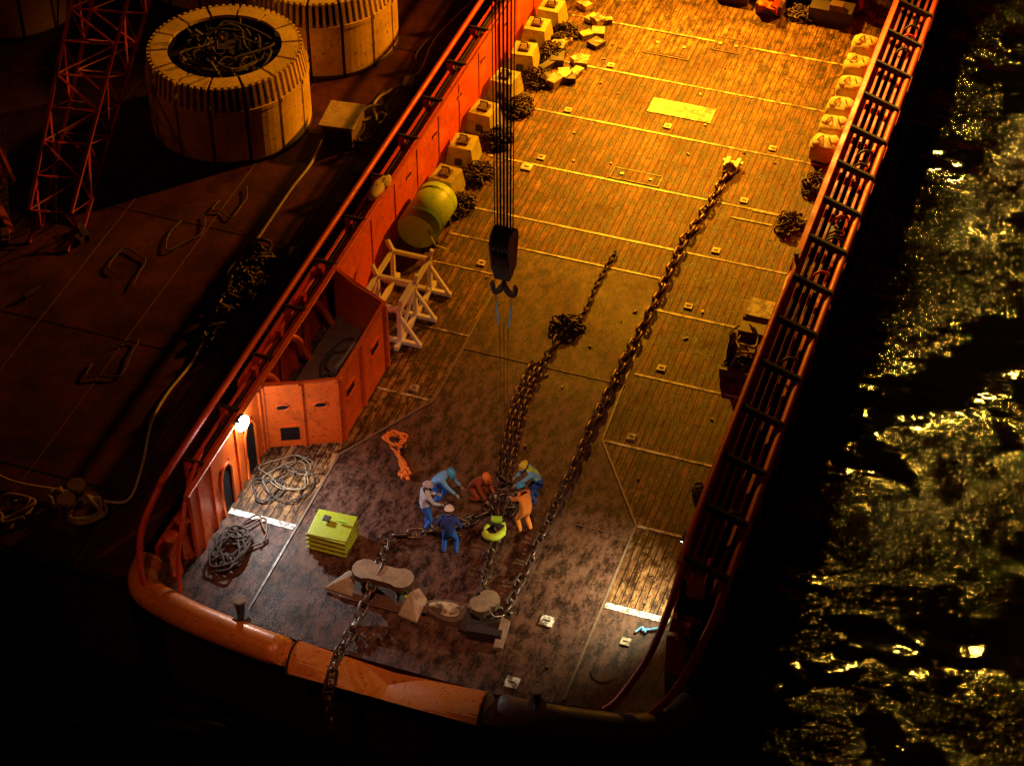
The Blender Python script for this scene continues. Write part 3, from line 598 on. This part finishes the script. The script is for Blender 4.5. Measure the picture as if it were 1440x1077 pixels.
    mb.tube([hw+Rh@V((.122*math.cos(t)*1.06,.145*math.sin(t)*(1.25 if math.sin(t)>0 else 1.06),.03)) for t in[i*math.pi/8 for i in range(17)]],.012,helmet,5)
    mb.tube([hw+Rh@V((0,-.14+.028*i,.03+.13*math.sqrt(max(0,1-((-.14+.028*i)/.147)**2)))) for i in range(11)],.012,helmet,5)
    return mb.build('worker')
worker(-.3,-6.55,-50,'grey','blue','grey',lean=8,hl=(-.15,.4,1.1),hr=(.2,.4,1.0))
worker(-.35,-5.5,-95,'lblue','blue','helb',lean=48,hip=.85,hl=(-.15,.7,.8),hr=(.2,.75,.75),look=60)
worker(.68,-7.25,8,'navy','blue','helw',lean=5,hl=(-.3,.15,.95),hr=(.28,.2,.98),fl=(-.17,.0),fr=(.17,.02))
worker(.6,-4.95,-110,'brown','brown','helo',lean=44,hip=.5,hl=(-.15,.6,.4),hr=(.2,.62,.35),fl=(-.16,.22),fr=(.2,-.05),look=50)
worker(2.38,-5.75,60,'oran','oran','helb',lean=14,hip=.92,hl=(-.1,.5,1.05),hr=(.25,.45,.95),look=35)
worker(2.3,-4.5,120,'lblue','navy','hely',lean=35,hip=.85,hl=(-.1,.65,.85),hr=(.25,.6,.8),look=50,vest='hivis')
# ------------------------------------------------------------------ lights
def spot(name,loc,tgt,pw,col,ang,blend=.6,rad=.4):
    l=bpy.data.lights.new(name,'SPOT');l.energy=pw;l.color=col;l.spot_size=math.radians(ang);l.spot_blend=blend;l.shadow_soft_size=rad
    o=bpy.data.objects.new(name,l);SC.collection.objects.link(o);o.location=loc
    o.rotation_euler=(V(tgt)-V(loc)).to_track_quat('-Z','Y').to_euler();return o
spot('deck_floodlight',(-4.5,28.5,13),(2.5,16.5,0),74000,(1,.38,.010),64,1.,.4)
spot('deck_floodlight',(7.5,28.5,13),(-3.0,14.5,0),66000,(1,.31,.008),60,1.,.4)
spot('sea_floodlight',(5.5,28.5,15),(21,8,-4),40000,(1,.56,.06),60,.7,.35)
spot('sea_floodlight',(7,46,13),(21,18,-4),52000,(1,.56,.06),52,.7,.35)
def point(name,loc,pw,col,r=.1):
    l=bpy.data.lights.new(name,'POINT');l.energy=pw;l.color=col;l.shadow_soft_size=r;o=bpy.data.objects.new(name,l);SC.collection.objects.link(o);o.location=loc
point('wall_lamp_light',(-5.35,-6.55,2.42),80,(.85,.90,1),.1)
spot('wall_lamp_light',(-5.35,-6.6,2.42),(-3.9,-7.6,0),850,(.84,.92,.90),124,.9,.1)
spot('wall_lamp_light',(6.85,-6.9,2.15),(5.2,-7.2,0),1400,(1,.92,.50),110,1.,.1)
spot('crane_work_light',(6,-16,22),(-.3,-6.0,0),10500,(1,.46,.25),38,1.,.4)
spot('barge_floodlight',(-4,24,13),(-12.8,11,2.5),8000,(1,.44,.03),32,1.,.5)
spot('crane_fill_added',(-24,-4,12),(-18.5,8,4),600,(1,.20,.12),44,1.,.5)  # unseen lamp, added to brighten the red crane lattice
spot('crane_work_light',(-4,-26,24),(-4,-10,0),3800,(1,.33,.10),30,1.,.4)
# ------------------------------------------------------------------ world
w=bpy.data.worlds.new("World");SC.world=w;w.use_nodes=True;nt=w.node_tree;bg=nt.nodes['Background']
sk=nt.nodes.new('ShaderNodeTexSky');sk.sky_type='NISHITA';sk.sun_disc=False;sk.sun_elevation=math.radians(-2);sk.sun_rotation=math.radians(0)
mx=mix(nt,1.,sk.outputs[0],(1.,.11,.13),'MULTIPLY');nt.links.new(mx,bg.inputs[0]);bg.inputs[1].default_value=.10
# ------------------------------------------------------------------ camera
cd=bpy.data.cameras.new('camera');cd.sensor_width=36;cd.lens=72.48;cd.clip_end=8000
co=bpy.data.objects.new('camera',cd);SC.collection.objects.link(co);co.location=(15.09,-43.66,42.0)
co.rotation_euler=(math.radians(90-42.275),0,math.radians(19.065));SC.camera=co
SC.view_settings.view_transform='Standard';SC.view_settings.look='None';SC.view_settings.exposure=0
